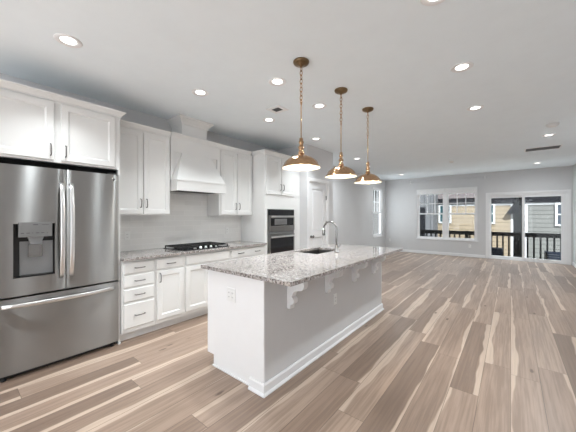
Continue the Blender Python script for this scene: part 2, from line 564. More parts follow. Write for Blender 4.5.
# sliding door (door_1)
dx0, dx1, dz0, dz1 = DOOR
d1 = structroot('door_1', ((dx0 + dx1) / 2, YB + .05, 0), 'white sliding glass patio door in the far wall')
c = B()
c.box(dx0 - .062, dx0, YB - .018, YB - .001, 0.001, dz1 + .062); c.box(dx1, dx1 + .062, YB - .018, YB - .001, 0.001, dz1 + .062)
c.box(dx0, dx1, YB - .018, YB - .001, dz1, dz1 + .062)
c.build('casing', 'trim', d1)
B().holed('Y', YB + .001, YB + .14, (dx0 + .001, dx1 - .001), (0.001, dz1 - .001), [(dx0 + .03, dx1 - .03, .03, dz1 - .035)]).build('door_frame', 'trim', d1)
for (a, b, ya, lab, lst, rst) in ((dx0 + .031, 0.33, YB + .075, 'fixed_panel', .045, .055), (0.265, dx1 - .031, YB + .02, 'sliding_panel', .055, .095)):
    B().holed('Y', ya, ya + .045, (a, b), (.032, dz1 - .036), [(a + lst, b - rst, .10, dz1 - .11)]).build(lab, 'trim', d1)
    B().box(a + lst + .001, b - rst - .001, ya + .02, ya + .025, .101, dz1 - .111).build('pane', 'glass', d1)
hb = B(); hb.box(1.155, 1.175, YB - .012, YB - .004, 0.92, 1.10, .003); hb.box(1.158, 1.172, YB - .004, YB + .019, .94, .96); hb.box(1.158, 1.172, YB - .004, YB + .019, 1.06, 1.08)
hb.build('door_handle', 'trim', d1)

# narrow left window (window_2)
a, b, z0, z1 = WL
w2 = structroot('window_2', (XL - .06, (a + b) / 2, z0), 'narrow white sash window in the left wall by the far corner')
B().holed('X', XL - .11, XL - .03, (a + .001, b - .001), (z0 + .001, z1 - .001), [(a + .035, b - .035, z0 + .035, z1 - .035)]).build('window_frame', 'trim', w2)
zr = 1.47
B().holed('X', XL - .10, XL - .072, (a + .036, b - .036), (zr - .02, z1 - .036), [(a + .08, b - .08, zr + .025, z1 - .075)]).build('upper_sash', 'trim', w2)
B().holed('X', XL - .068, XL - .04, (a + .036, b - .036), (z0 + .036, zr + .03), [(a + .08, b - .08, z0 + .085, zr - .012)]).build('lower_sash', 'trim', w2)
g = B()
for k in (1, 2):
    y = a + .081 + (b - a - .162) * k / 3
    g.box(XL - .092, XL - .078, y - .011, y + .011, zr + .026, z1 - .076)
g.box(XL - .0915, XL - .0785, a + .081, b - .081, 1.86, 1.882)
g.build('grid_bars', 'trim', w2)
B().box(XL - .088, XL - .084, a + .081, b - .081, zr + .026, z1 - .076).build('pane', 'glass', w2)
B().box(XL - .056, XL - .052, a + .081, b - .081, z0 + .086, zr - .013).build('pane', 'glass', w2)
B().box(XL - .028, XL + .03, a - .03, b + .03, z0 - .022, z0 - .001).build('window_sill', 'trim', w2)

# pantry door (door_2)
y0, y1, z0, z1 = PD
d2 = structroot('door_2', (PX, (y0 + y1) / 2, 0), 'white two-panel pantry door beside the oven cabinet')
c = B()
c.box(PX + .001, PX + .018, y0 - .06, y0 - .004, .001, z1 + .062); c.box(PX + .001, PX + .018, y1 + .004, y1 + .06, .001, z1 + .062)
c.box(PX + .001, PX + .018, y0 - .004, y1 + .004, z1, z1 + .062)
c.build('casing', 'trim', d2)
j = B(); j.holed('X', PX - .108, PX, (y0 + .001, y1 - .001), (.001, z1 - .001), [(y0 + .018, y1 - .018, .0, z1 - .018)])
j.build('jamb', 'trim', d2)
dl = B()
A0, A1, Z0, Z1 = y0 + .02, y1 - .02, .01, z1 - .02
hp = [(A0 + .105, A1 - .105, 1.06, Z1 - .12), (A0 + .105, A1 - .105, .22, .93)]
dl.holed('X', PX - .046, PX - .012, (A0, A1), (Z0, Z1), hp)
for h in hp:
    dl.panel(h[0] - .0005, h[1] + .0005, h[2] - .0005, h[3] + .0005, PX - .044, [(0, .008), (.014, .008), (.045, .027)], 'X+')
leaf = dl.build('door_leaf', 'trim', d2)
k = B(); k.lathe([(.027, PX - .012), (.027, PX - .004), (.011, PX - .002), (.011, PX + .022), (.024, PX + .028), (.029, PX + .042), (.022, PX + .055), (.004, PX + .058)], (0, y0 + .085, .955), 20, 'X')
k.build('door_knob', 'handle', d2)['label'] = 'dark metal door knob'
for hz in (.25, 1.21, 1.74):
    B().box(PX - .011, PX - .001, y1 - .034, y1 - .012, hz - .045, hz + .045).build('hinge', 'handle', d2)

# ------------------------------------------------------------------ cabinetry
CR = [(0, 0), (0.010, 0), (0.014, 0.012), (0.040, 0.044), (0.048, 0.047), (0.048, 0.058), (0, 0.058)]


def crown_prof(z): return [(o, z + h) for o, h in CR]


DOORP = [(0, .013), (.004, .018), (.052, .018), (.058, .014), (.066, .0085), (.07, .0085)]
DRAWP = [(0, .010), (.010, .018), (.02, .018)]


def pull(x, y, z, vertical, parent, ln=.105):
    b = B(); h = ln / 2
    if vertical:
        b.tube([(x + .002, y, z - h), (x + .026, y, z - h + .006), (x + .03, y, z - h * .6), (x + .032, y, z), (x + .03, y, z + h * .6), (x + .026, y, z + h - .006), (x + .002, y, z + h)], .0055, 8)
    else:
        b.tube([(x + .002, y - h, z), (x + .026, y - h + .006, z), (x + .03, y - h * .6, z), (x + .032, y, z), (x + .03, y + h * .6, z), (x + .026, y + h - .006, z), (x + .002, y + h, z)], .0055, 8)
    return b.build('handle', 'handle', parent)


def cab(name, label, y0, y1, x0, xf, z0, z1, toe=False):
    r = thing(name, label, 'cabinet', ((x0 + xf) / 2, (y0 + y1) / 2, 0 if toe else z0))
    B().box(x0, xf, y0 + .0008, y1 - .0008, z0, z1).build('body', 'white', r)
    if toe: B().box(x0 + .05, xf - .075, y0 + .0008, y1 - .0008, 0.001, z0 - .0005).build('toe_kick', 'white', r)
    return r


def door(r, y0, y1, z0, z1, xf, hside=None, hz=None):
    d = B().panel(y0, y1, z0, z1, xf + .0005, DOORP).build('door', 'white', r)
    if hside: pull(xf + .0185, (y0 + .03) if hside == 'l' else (y1 - .026), hz, True, d)
    return d


def drawer(r, y0, y1, z0, z1, xf, hs=(0.5,)):
    d = B().panel(y0, y1, z0, z1, xf + .0005, DRAWP).build('drawer', 'white', r)
    for f in hs: pull(xf + .0185, y0 + (y1 - y0) * f, (z0 + z1) / 2, False, d)
    return d


XB = -3.225
c1 = cab('base_cabinet', 'white four-drawer base cabinet next to the refrigerator', 1.173, 1.532, XL + .005, XB, .10, .883, True)
for z0, z1 in ((.736, .858), (.588, .722), (.433, .573), (.146, .413)): drawer(c1, 1.19, 1.515, z0, z1, XB)
c2 = cab('base_cabinet', 'narrow white base cabinet with one drawer over one door', 1.532, 1.897, XL + .005, XB, .10, .883, True)
drawer(c2, 1.548, 1.882, .736, .858, XB); door(c2, 1.548, 1.882, .146, .715, XB, 'l', .64)
c3 = cab('base_cabinet', 'wide white base cabinet with double doors under the gas cooktop', 1.897, 2.637, XL + .005, XB, .10, .883, True)
drawer(c3, 1.914, 2.62, .736, .858, XB, ()); door(c3, 1.914, 2.259, .146, .715, XB, 'r', .64); door(c3, 2.275, 2.62, .146, .715, XB, 'l', .64)
c4 = cab('base_cabinet', 'white base cabinet with a two-handled drawer beside the oven tower', 2.637, 3.369, XL + .005, XB, .10, .883, True)
drawer(c4, 2.654, 3.352, .736, .858, XB, (.25, .75)); door(c4, 2.654, 2.995, .146, .715, XB, 'r', .64); door(c4, 3.011, 3.352, .146, .715, XB, 'l', .64)

XU, ZU0, ZU1 = -3.525, 1.372, 2.418
u1 = cab('wall_cabinet', 'white two-door wall cabinet between the refrigerator and the range hood', 1.173, 1.872, XL + .002, XU, ZU0, ZU1)
door(u1, 1.186, 1.514, 1.388, 2.39, XU, 'r', 1.52); door(u1, 1.528, 1.858, 1.388, 2.39, XU, 'l', 1.52)
B().mould([(XU, 1.222), (XU, 1.8715)], crown_prof(ZU1 - .002)).build('crown', 'white', u1)
u2 = cab('wall_cabinet', 'white two-door wall cabinet between the range hood and the oven tower', 2.662, 3.369, XL + .002, XU, ZU0, ZU1)
door(u2, 2.69, 3.005, 1.388, 2.39, XU, 'r', 1.52); door(u2, 3.02, 3.352, 1.388, 2.39, XU, 'l', 1.52)
B().mould([(XU, 2.6625), (XU, 3.318)], crown_prof(ZU1 - .002)).build('crown', 'white', u2)

# range hood
hd = thing('range_hood', 'white wooden range hood with a tapered front and a box duct cover above', 'range hood', (-3.6, 2.267, 1.70))
HY0, HY1 = 1.873, 2.661
B().box(XL + .002, XU - .002, HY0, HY1, 1.90, ZU1).build('back_panel', 'white', hd)
fr = B()
fr.holed('X', XU - .001, XU + .016, (HY0, HY1), (1.90, ZU1), [(HY0 + .045, HY1 - .045, 1.9001 - .1, 2.225)])
fr.build('face_frame', 'white', hd)
t = B()
xb0 = XU - .001
def hv(x, y, z): return t.bm.verts.new((x, y, z))
bt = [hv(xb0, HY0 + .005, 1.845), hv(-3.365, HY0 + .005, 1.845), hv(-3.365, HY1 - .005, 1.845), hv(xb0, HY1 - .005, 1.845)]
tp = [hv(xb0, HY0 + .16, 2.224), hv(XU + .02, HY0 + .16, 2.224), hv(XU + .02, HY1 - .16, 2.224), hv(xb0, HY1 - .16, 2.224)]
t.bm.faces.new(bt); t.bm.faces.new(tp)
for i in range(4): t.bm.faces.new((bt[i], bt[(i + 1) % 4], tp[(i + 1) % 4], tp[i]))
t.build('tapered_front', 'white', hd)
bb = B(); bb.holed('Z', 1.70, 1.843, (XL + .002, -3.352), (HY0 - .02 + .02, HY1), [(XL + .05, -3.40, HY0 + .05, HY1 - .05)])
bb.build('apron', 'white', hd)
B().box(-3.353, -3.343, HY0 - .0, HY1 + .0, 1.826, 1.846).build('apron_bead', 'white', hd)
B().box(XL + .06, -3.41, HY0 + .06, HY1 - .06, 1.712, 1.725).build('filter', 'ventdark', hd)
B().mould([(XU + .016, HY0), (XU + .016, HY1)], crown_prof(ZU1 - .002)).build('crown', 'white', hd)
B().box(XL + .002, -3.545, 2.055, 2.455, ZU1 + .001, CZ - .001).build('duct_cover', 'white', hd)
B().mould([(XL + .003, 2.054), (-3.544, 2.054), (-3.544, 2.456), (XL + .003, 2.456)],
          [(0, CZ - .105), (.012, CZ - .105), (.018, CZ - .085), (.055, CZ - .035), (.07, CZ - .03), (.07, CZ - .002), (0, CZ - .002)]).build('duct_crown', 'white', hd)

# oven tower
ot = thing('oven_cabinet', 'tall white oven tower cabinet at the end of the counter', 'cabinet', (-3.5, 3.86, 0))
OY0, OY1, OZ0, OZ1 = 3.435, 4.165, .42, 1.485
B().box(XL + .002, XB - .02, 3.371, 4.36, .10, 2.418).build('body', 'white', ot)
B().holed('X', XB - .0195, XB, (3.371, 4.36), (.10, 2.418), [(OY0 + .01, OY1 - .01, OZ0 + .01, OZ1 - .01)]).build('face_frame', 'white', ot)
B().box(XL + .05, XB - .075, 3.371, 4.36, .001, .0995).build('toe_kick', 'white', ot)
door(ot, 3.40, 3.785, 1.735, 2.385, XB, 'r', 1.87); door(ot, 3.80, 4.16, 1.735, 2.385, XB, 'l', 1.87)
drawer(ot, 3.40, 4.16, .146, .39, XB, (.5,))
B().mould([(XL + .03, 3.3705), (XB, 3.3705), (XB, 4.3605)], crown_prof(2.416)).build('crown', 'white', ot)
# wall oven
ov = thing('wall_oven', 'stainless combination microwave and wall oven built into the white tower', 'oven', (XB + .02, 3.8, OZ0))
B().box(XB + .001, XB + .012, OY0, OY1, OZ0, OZ1).build('trim_frame', 'steel', ov)
B().box(XB + .0125, XB + .028, OY0 + .02, OY1 - .02, 1.375, OZ1 - .012, .002).build('control_panel', 'blackglass', ov)
md = B().holed('X', XB + .0125, XB + .038, (OY0 + .02, OY1 - .02), (1.10, 1.37), [(OY0 + .05, OY1 - .05, 1.19, 1.325)]).build('microwave_door', 'steel', ov)
B().box(XB + .0125, XB + .034, OY0 + .051, OY1 - .051, 1.191, 1.324).build('window', 'blackglass', md)
B().box(XB + .0345, XB + .036, OY0 + .15, OY1 - .24, 1.205, 1.31).build('mesh_screen', 'greyplastic', md)
h = B(); h.box(XB + .065, XB + .085, OY0 + .03, OY1 - .03, 1.338, 1.366, .006); h.box(XB + .038, XB + .066, OY0 + .06, OY0 + .085, 1.342, 1.362); h.box(XB + .038, XB + .066, OY1 - .085, OY1 - .06, 1.342, 1.362)
h.build('handle', 'bright', md)
od = B().holed('X', XB + .0125, XB + .038, (OY0 + .02, OY1 - .02), (.45, 1.035), [(OY0 + .045, OY1 - .045, .56, .975)]).build('oven_door', 'steel', ov)
B().box(XB + .0125, XB + .034, OY0 + .046, OY1 - .046, .561, .974).build('window', 'blackglass', od)
h = B(); h.box(XB + .065, XB + .085, OY0 + .03, OY1 - .03, .985, 1.013, .006); h.box(XB + .038, XB + .066, OY0 + .06, OY0 + .085, .989, 1.009); h.box(XB + .038, XB + .066, OY1 - .085, OY1 - .06, .989, 1.009)
h.build('handle', 'bright', od)
B().box(XB + .0125, XB + .02, OY0 + .03, OY1 - .03, 1.045, 1.09).build('vent_grille', 'greyplastic', ov)

# refrigerator cabinet and panels
XF = -3.25
fc = cab('wall_cabinet', 'deep white cabinet above the stainless refrigerator', .125, 1.167, XL + .002, XF, 1.858, 2.42)
door(fc, .17, .619, 1.876, 2.40, XF, 'r', 1.965); door(fc, .67, 1.117, 1.876, 2.40, XF, 'l', 1.965)
B().mould([(XL + .03, .1245), (XF, .1245), (XF, 1.1675), (XL + .03, 1.1675)], crown_prof(2.418)).build('crown', 'white', fc)
ep = B(); ep.box(XL + .002, XF, 1.152, 1.171, .001, 1.857); ep.box(XL + .002, XF + .012, 1.149, 1.172, .001, .018)
tag(ep.build('cabinet_end_panel', 'white'), 'tall white panel standing between the refrigerator and the drawers', 'panel')

# refrigerator
FX, FY0, FY1, FS = -3.21, .248, 1.145, .703
rf = thing('refrigerator', 'stainless steel french-door refrigerator with a water dispenser', 'refrigerator', (-3.5, .7, 0))
B().box(XL + .03, FX - .07, FY0 + .004, FY1 - .004, .04, 1.785).build('body', 'black', rf)
B().box(XL + .03, FX - .075, FY0 + .004, FY1 - .004, 1.7855, 1.852).build('gap_shade_fill', 'matteblack', rf)  # matte black block added as the shade in the gap below the cabinet


def bulged(y0, y1, z0, z1, hole=None, ys=14):
    b = B()
    U = [y0 + (y1 - y0) * i / ys for i in range(ys + 1)]
    V = [z0, z1]
    if hole:
        for a in hole[:2]:
            U[min(range(1, len(U) - 1), key=lambda i: abs(U[i] - a))] = a
        V = sorted(V + [hole[2], hole[3]])
    def fx(y):
        q = (y - (y0 + y1) / 2) / ((y1 - y0) / 2)
        return FX - .008 * q * q - (.006 if abs(q) > .999 else 0)
    g = [[b.bm.verts.new((fx(u), u, v)) for v in V] for u in U]
    for i in range(len(U) - 1):
        for j in range(len(V) - 1):
            cu, cv = (U[i] + U[i + 1]) / 2, (V[j] + V[j + 1]) / 2
            if hole and hole[0] < cu < hole[1] and hole[2] < cv < hole[3]: continue
            b.bm.faces.new((g[i][j], g[i + 1][j], g[i + 1][j + 1], g[i][j + 1])).smooth = True
    # edges back
    xb = FX - .068
    def rim(seq):
        bk = [b.bm.verts.new((xb, v.co.y, v.co.z)) for v in seq]
        n = len(seq)
        for i in range(n): b.bm.faces.new((seq[i], seq[(i + 1) % n], bk[(i + 1) % n], bk[i]))
        return bk
    per = [g[i][0] for i in range(len(U))] + [g[-1][j] for j in range(1, len(V))] + [g[i][-1] for i in range(len(U) - 2, -1, -1)] + [g[0][j] for j in range(len(V) - 2, 0, -1)]
    bk = rim(per); b.bm.faces.new(bk)
    return b


HOLE = (.350, .620, .843, 1.30)
dL = bulged(FY0, FS - .003, .692, 1.795, HOLE).build('door', 'steel', rf, smooth=40)
dR = bulged(FS + .003, FY1, .692, 1.795).build('door', 'steel', rf, smooth=40)
fz = bulged(FY0, FY1, .05, .676).build('freezer_drawer', 'steel', rf, smooth=40)
# dispenser
ds = B()
y0, y1, z0, z1 = HOLE
xk = FX - .062
q = lambda *p: [ds.bm.verts.new(v) for v in p]
for a in ([(xk, y0, z0), (xk, y1, z0), (FX - .006, y1, z0), (FX - .006, y0, z0)], [(xk, y0, z1), (xk, y1, z1), (FX - .006, y1, z1), (FX - .006, y0, z1)],
          [(xk, y0, z0), (xk, y0, z1), (FX - .006, y0, z1), (FX - .006, y0, z0)], [(xk, y1, z0), (xk, y1, z1), (FX - .006, y1, z1), (FX - .006, y1, z0)]):
    ds.bm.faces.new(q(*a))
ds.bm.faces.new(q((xk, y0, z0), (xk, y1, z0), (xk, y1, z1), (xk, y0, z1)))
bmesh.ops.remove_doubles(ds.bm, verts=ds.bm.verts, dist=.0001)
dsp = ds.build('dispenser_recess', 'black', dL)
B().box(xk + .001, xk + .006, y0 + .045, y1 - .005, z0 + .012, 1.145).build('splash_plate', 'cavity', dL)
B().box(FX - .045, FX + .004, .381, .60, 1.185, 1.312, .003).build('control_panel', 'greyplastic', dL)
nz = B(); nz.prism([(.44, 1.183), (.545, 1.183), (.525, 1.125), (.46, 1.125)], 'X', FX - .05, FX - .008); nz.build('nozzle', 'cavity', dL)
pdl = B(); pdl.holed('X', FX - .05, FX - .04, (.448, .537), (1.01, 1.118), [(.46, .525, 1.022, 1.10)]); pdl.box(FX - .049, FX - .045, .46, .525, 1.022, 1.10); pdl.build('paddle', 'chrome', dL)
B().box(xk + .006, FX - .012, y0 + .05, y1 - .01, z0 + .001, z0 + .010).build('drip_tray', 'black', dL)
for (a, b, z0_, z1_) in ((.395, .415, 1.217, 1.2215), (.43, .452, 1.217, 1.2215), (.464, .47, 1.217, 1.2215), (.49, .512, 1.217, 1.2215), (.525, .545, 1.217, 1.2215),
                         (.565, .57, 1.217, 1.2215), (.472, .505, 1.288, 1.293), (.53, .575, 1.288, 1.291)):
    B().box(FX + .0042, FX + .0048, a, b, z0_, z1_).build('panel_mark', 'slot', dL)


def bow(p0, p1, out, n=14, w=.017, d=.009):
    b = B(); pts = []
    p0 = Vector(p0); p1 = Vector(p1)
    for i in range(n + 1):
        s = i / n
        o = out * (1 - abs(2 * s - 1) ** 3.2)
        pts.append(p0.lerp(p1, s) + Vector((o, 0, 0)))
    b.tube(pts, 1, 12, flat=(d, w) if False else None) if False else None
    vert = abs(p1.z - p0.z) > abs(p1.y - p0.y)
    rings = []
    for p in pts:
        ring = []
        for k in range(12):
            a = 2 * PI * k / 12
            ca, sa = math.cos(a), math.sin(a)
            e = lambda v: math.copysign(abs(v) ** .55, v)
            ring.append(b.bm.verts.new(p + (Vector((e(ca) * d, e(sa) * w, 0)) if vert else Vector((e(ca) * d, 0, e(sa) * w)))))
        rings.append(ring)
    for a, c in zip(rings[:-1], rings[1:]):
        for i in range(12): b.bm.faces.new((a[i], a[(i + 1) % 12], c[(i + 1) % 12], c[i])).smooth = True
    b.bm.faces.new(rings[0]); b.bm.faces.new(rings[-1])
    return b


bow((FX - .004, FS - .035, .80), (FX - .004, FS - .035, 1.67), .055).build('handle', 'bright', dL)
bow((FX - .004, FS + .035, .80), (FX - .004, FS + .035, 1.67), .055).build('handle', 'bright', dR)
bow((FX - .006, FY0 + .035, .618), (FX - .006, FY1 - .045, .618), .055).build('handle', 'bright', fz)
B().lathe([(.012, FX - .004), (.012, FX - .0015), (.001, FX - .001)], (0, FY1 - .05, 1.745), 16, 'X').build('logo_badge', 'chrome', dR)
B().box(FX - .06, FX - .02, FY1 - .09, FY1 - .02, 1.796, 1.812, .004).build('hinge_cover', 'black', rf)
B().box(FX - .09, FX - .05, FY0 + .02, FY1 - .02, .012, .049).build('toe_grille', 'black', rf)
for y in (FY0 + .05, FY1 - .05):
    B().lathe([(.018, .001), (.018, .012), (.01, .014), (.01, .045)], (FX - .05, y, 0), 16).build('foot', 'black', rf)

# ------------------------------------------------------------------ counter, splash, cooktop
ct = B().box(XL + .002, -3.165, 1.173, 3.3695, .884, .914, .004)
tag(ct.build('wall_countertop', 'granite'), 'speckled granite worktop running along the wall under the cabinets', 'countertop')
sp = B(); sp.box(XL + .001, XL + .010, 1.173, 1.873, .9145, 1.371); sp.box(XL + .001, XL + .010, 1.873, 2.661, .9145, 1.698); sp.box(XL + .001, XL + .010, 2.661, 3.369, .9145, 1.371)
tag(sp.build('tile_backsplash', 'tile'), 'pale grey subway tile backsplash between worktop and wall cabinets', 'backsplash')

ck = thing('gas_cooktop', 'black gas cooktop with cast iron grates set in the worktop', 'cooktop', (-3.49, 2.265, .914))
KX0, KX1, KY0, KY1 = -3.745, -3.245, 1.89, 2.64
B().box(KX0, KX1, KY0, KY1, .9145, .924, .003).build('glass_tray', 'blackglass', ck)
for i in range(3):
    a = KY0 + .012 + i * .244; b = a + .238
    g = B()
    x0, x1 = KX0 + .02, KX1 - (.02 if i != 1 else .11)
    z0, z1 = .943, .957
    for y in (a, b - .012): g.box(x0, x1, y, y + .012, z0, z1)
    for x in (x0, x1 - .012): g.box(x, x + .012, a + .012, b - .012, z0, z1)
    m = (a + b) / 2
    g.box(x0 + .012, x1 - .012, m - .006, m + .006, z0, z1)
    for f in (.28, .5, .72):
        x = x0 + (x1 - x0) * f
        g.box(x - .006, x + .006, a + .012, m - .006, z0, z1); g.box(x - .006, x + .006, m + .006, b - .012, z0, z1)
    for x in (x0, x1 - .012):
        for y in (a, b - .012): g.box(x, x + .012, y, y + .012, .9245, z0)
    g.build('grate', 'iron', ck)
for (x, y, r) in ((-3.62, 2.02, .035), (-3.40, 2.02, .045), (-3.55, 2.265, .055), (-3.62, 2.51, .045), (-3.40, 2.51, .035)):
    B().lathe([(r, .9245), (r, .934), (r * .8, .936), (r * .8, .941), (.001, .9415)], (x, y, 0), 20).build('burner', 'iron', ck)
for i in range(5):
    B().lathe([(.021, .9245), (.021, .929), (.016, .931), (.0145, .950), (.001, .951)], (-3.295 + .0, 2.10 + i * .083, 0), 18).build('knob', 'bright', ck)


def outlet(name, label, face, c, gang=1, kind='outlet'):
    """wall plate; face X+ or Y-; c = centre on the surface"""
    w, hgt = .07 + .046 * (gang - 1), .115
    r = thing(name, label, 'outlet', c, None)
    u0 = c[1] if face == 'X+' else c[0]
    back = (c[0] + .0008) if face == 'X+' else (c[1] - .0008)
    B().panel(u0 - w / 2, u0 + w / 2, c[2] - hgt / 2, c[2] + hgt / 2, back, [(0, .003), (.003, .006), (.01, .006)], face).build('cover_plate', 'plate', r)
    for g in range(gang):
        uc = u0 + (g - (gang - 1) / 2) * .046
        B().panel(uc - .0165, uc + .0165, c[2] - .034, c[2] + .034, back + (.0062 if face == 'X+' else -.0062), [(0, .001), (.002, .0025)], face).build('receptacle', 'plate', r)
        s = B()
        for dz in (-.018, .018):
            for du in (-.006, .006):
                s.panel(uc + du - .0014, uc + du + .0014, c[2] + dz - .005, c[2] + dz + .005, back + (.0089 if face == 'X+' else -.0089), [(0, .0004)], face)
        s.build('slots', 'slot', r)
    return r


outlet('wall_outlet', 'white outlet on the tile backsplash beside the refrigerator', 'X+', (XL + .010, 1.455, 1.11))
outlet('wall_outlet', 'white outlet on the tile backsplash between cooktop and oven tower', 'X+', (XL + .010, 3.05, 1.11))

# ------------------------------------------------------------------ island
IX0, IXK, IX1, IY0, IY1 = -2.205, -1.61, -1.465, 1.535, 3.985
isl = thing('kitchen_island', 'kitchen island with white end panel, grey back wall and corbels', 'island', (-1.83, 2.75, 0))
ib = B().prism([(IX0 + .095, .001), (IXK - .001, .001), (IXK - .001, .69), (IX0, .69), (IX0, .10), (IX0 + .095, .10)], 'Y', IY0 + .024, IY1)
ib.holed('Z', .69, .883, (IX0, IXK - .001), (IY0 + .024, IY1), [(-2.178, -1.742, 2.717, 3.393)]); bmesh.ops.remove_doubles(ib.bm, verts=ib.bm.verts, dist=.0002)
ib.build('cabinet_body', 'white', isl)
B().prism([(IX0 + .09, .001), (IXK - .001, .001), (IXK - .001, .883), (IX0 - .002, .883), (IX0 - .002, .10), (IX0 + .09, .10)], 'Y', IY0 + .004, IY0 + .0235).build('end_panel', 'trim', isl)
B().box(IXK, IX1, IY0, IY1, .001, .883).build('back_wall', 'wall', isl)['label'] = 'grey painted half wall'
B().box(IXK - .001, IX1 + .002, IY0 - .014, IY0 - .0005, .001, .883).build('end_board', 'trim', isl)
SB = [(0, .001), (.026, .001), (.026, .010), (.018, .022), (.014, .024), (.014, .078), (.007, .092), (0, .092)]
B().mould([(IXK - .002, IY1 + .002), (IX1 + .003, IY1 + .002), (IX1 + .003, IY0 - .015), (IXK - .002, IY0 - .015)], SB).build('base_moulding', 'trim', isl) if False else \
    B().mould([(IXK - .002, IY0 - .015), (IX1 + .003, IY0 - .015), (IX1 + .003, IY1 + .002), (IXK - .002, IY1 + .002)], SB).build('base_moulding', 'trim', isl)
B().box(IX0 + .085, IXK - .03, IY0 - .008, IY0 + .0035, .001, .013).build('shoe_moulding', 'trim', isl)


def corbel(y):
    t = .058
    x0 = IX1 + .001; top = .882
    P = [(0, 0), (.172, 0), (.172, -.020), (.160, -.024)]
    for k in range(0, 11):                                   # big convex lobe
        a = PI / 2 - PI * k / 10
        P.append((.128 + .048 * math.cos(a), -.076 + .050 * math.sin(a)))
    for k in range(1, 8):                                    # concave sweep
        a = k / 8
        P.append((.118 - .066 * math.sin(a * PI / 2), -.128 - .062 * (1 - math.cos(a * PI / 2))))
    for k in range(0, 10):                                   # small lower lobe
        a = PI / 2 - PI * k / 9
        P.append((.046 + .026 * math.cos(a), -.222 + .030 * math.sin(a)))
    P += [(.036, -.256), (.034, -.292), (0, -.292)]
    b = B(); b.prism([(x0 + p, top + q) for p, q in P], 'Y', y, y + t)
    o = b.build('corbel', 'trim', isl)
    return o


for y in (1.80, 2.41, 3.015, 3.612): corbel(y)

SK = (-2.145, -1.775, 2.75, 3.36)
ic = B().holed('Z', .884, .914, (-2.23, -1.168), (1.478, 3.99), [SK])
es = [e for e in ic.bm.edges]
tag(ic.build('island_countertop', 'granite'), 'speckled granite island top with a breakfast overhang', 'countertop')
sk = thing('kitchen_sink', 'undermount stainless sink sunk in the island top', 'sink', (-1.96, 3.05, .70))
s = B()
a0, a1, b0, b1 = SK[0] - .008, SK[1] + .008, SK[2] - .008, SK[3] + .008
def rect(x0, x1, y0, y1, z): return [s.bm.verts.new(p) for p in ((x0, y0, z), (x1, y0, z), (x1, y1, z), (x0, y1, z))]
Ls = [rect(a0 - .02, a1 + .02, b0 - .02, b1 + .02, .883), rect(a0, a1, b0, b1, .883), rect(a0 + .006, a1 - .006, b0 + .006, b1 - .006, .72), rect(a0 + .03, a1 - .03, b0 + .03, b1 - .03, .70)]
for p, q_ in zip(Ls[:-1], Ls[1:]):
    for i in range(4): s.bm.faces.new((p[i], p[(i + 1) % 4], q_[(i + 1) % 4], q_[i]))
s.bm.faces.new(Ls[-1])
s.build('basin', 'backplate', sk)
B().lathe([(.04, .7005), (.04, .703), (.03, .7035), (.001, .702)], (-1.96, 3.05, 0), 20).build('drain', 'chrome', sk)
fx_, fy_ = -1.675, 3.03
ft = thing('kitchen_faucet', 'brushed nickel gooseneck faucet standing behind the sink', 'faucet', (fx_, fy_, .914))
B().lathe([(.028, .9145), (.028, .922), (.022, .926), (.020, 1.0), (.016, 1.005), (.001, 1.006)], (fx_, fy_, 0), 24).build('body', 'chrome', ft)
pts = [(fx_, fy_, 1.0), (fx_, fy_, 1.10), (fx_, fy_, 1.20)]
R = .092
for k in range(1, 13):
    a = PI * k / 12 * 1.02
    pts.append((fx_ - R + R * math.cos(a), fy_, 1.20 + R * math.sin(a)))
B().tube(pts, .0115, 12).build('gooseneck', 'chrome', ft)
e = pts[-1]
B().lathe([(.013, e[2] + .005), (.017, e[2] - .005), (.019, e[2] - .07), (.015, e[2] - .078), (.001, e[2] - .078)], (e[0], e[1], 0), 16).build('spray_head', 'chrome', ft)
B().tube([(fx_, fy_ + .018, .965), (fx_, fy_ + .045, .972), (fx_ + .01, fy_ + .09, 1.0)], .006, 8).build('lever', 'chrome', ft)
o = outlet('wall_outlet', 'white double outlet plate on the white end of the island', 'Y-', (-1.865, IY0 + .004, .69), 2)
o = outlet('wall_outlet', 'white outlet on the grey back of the island', 'X+', (IX1, 2.615, .475))

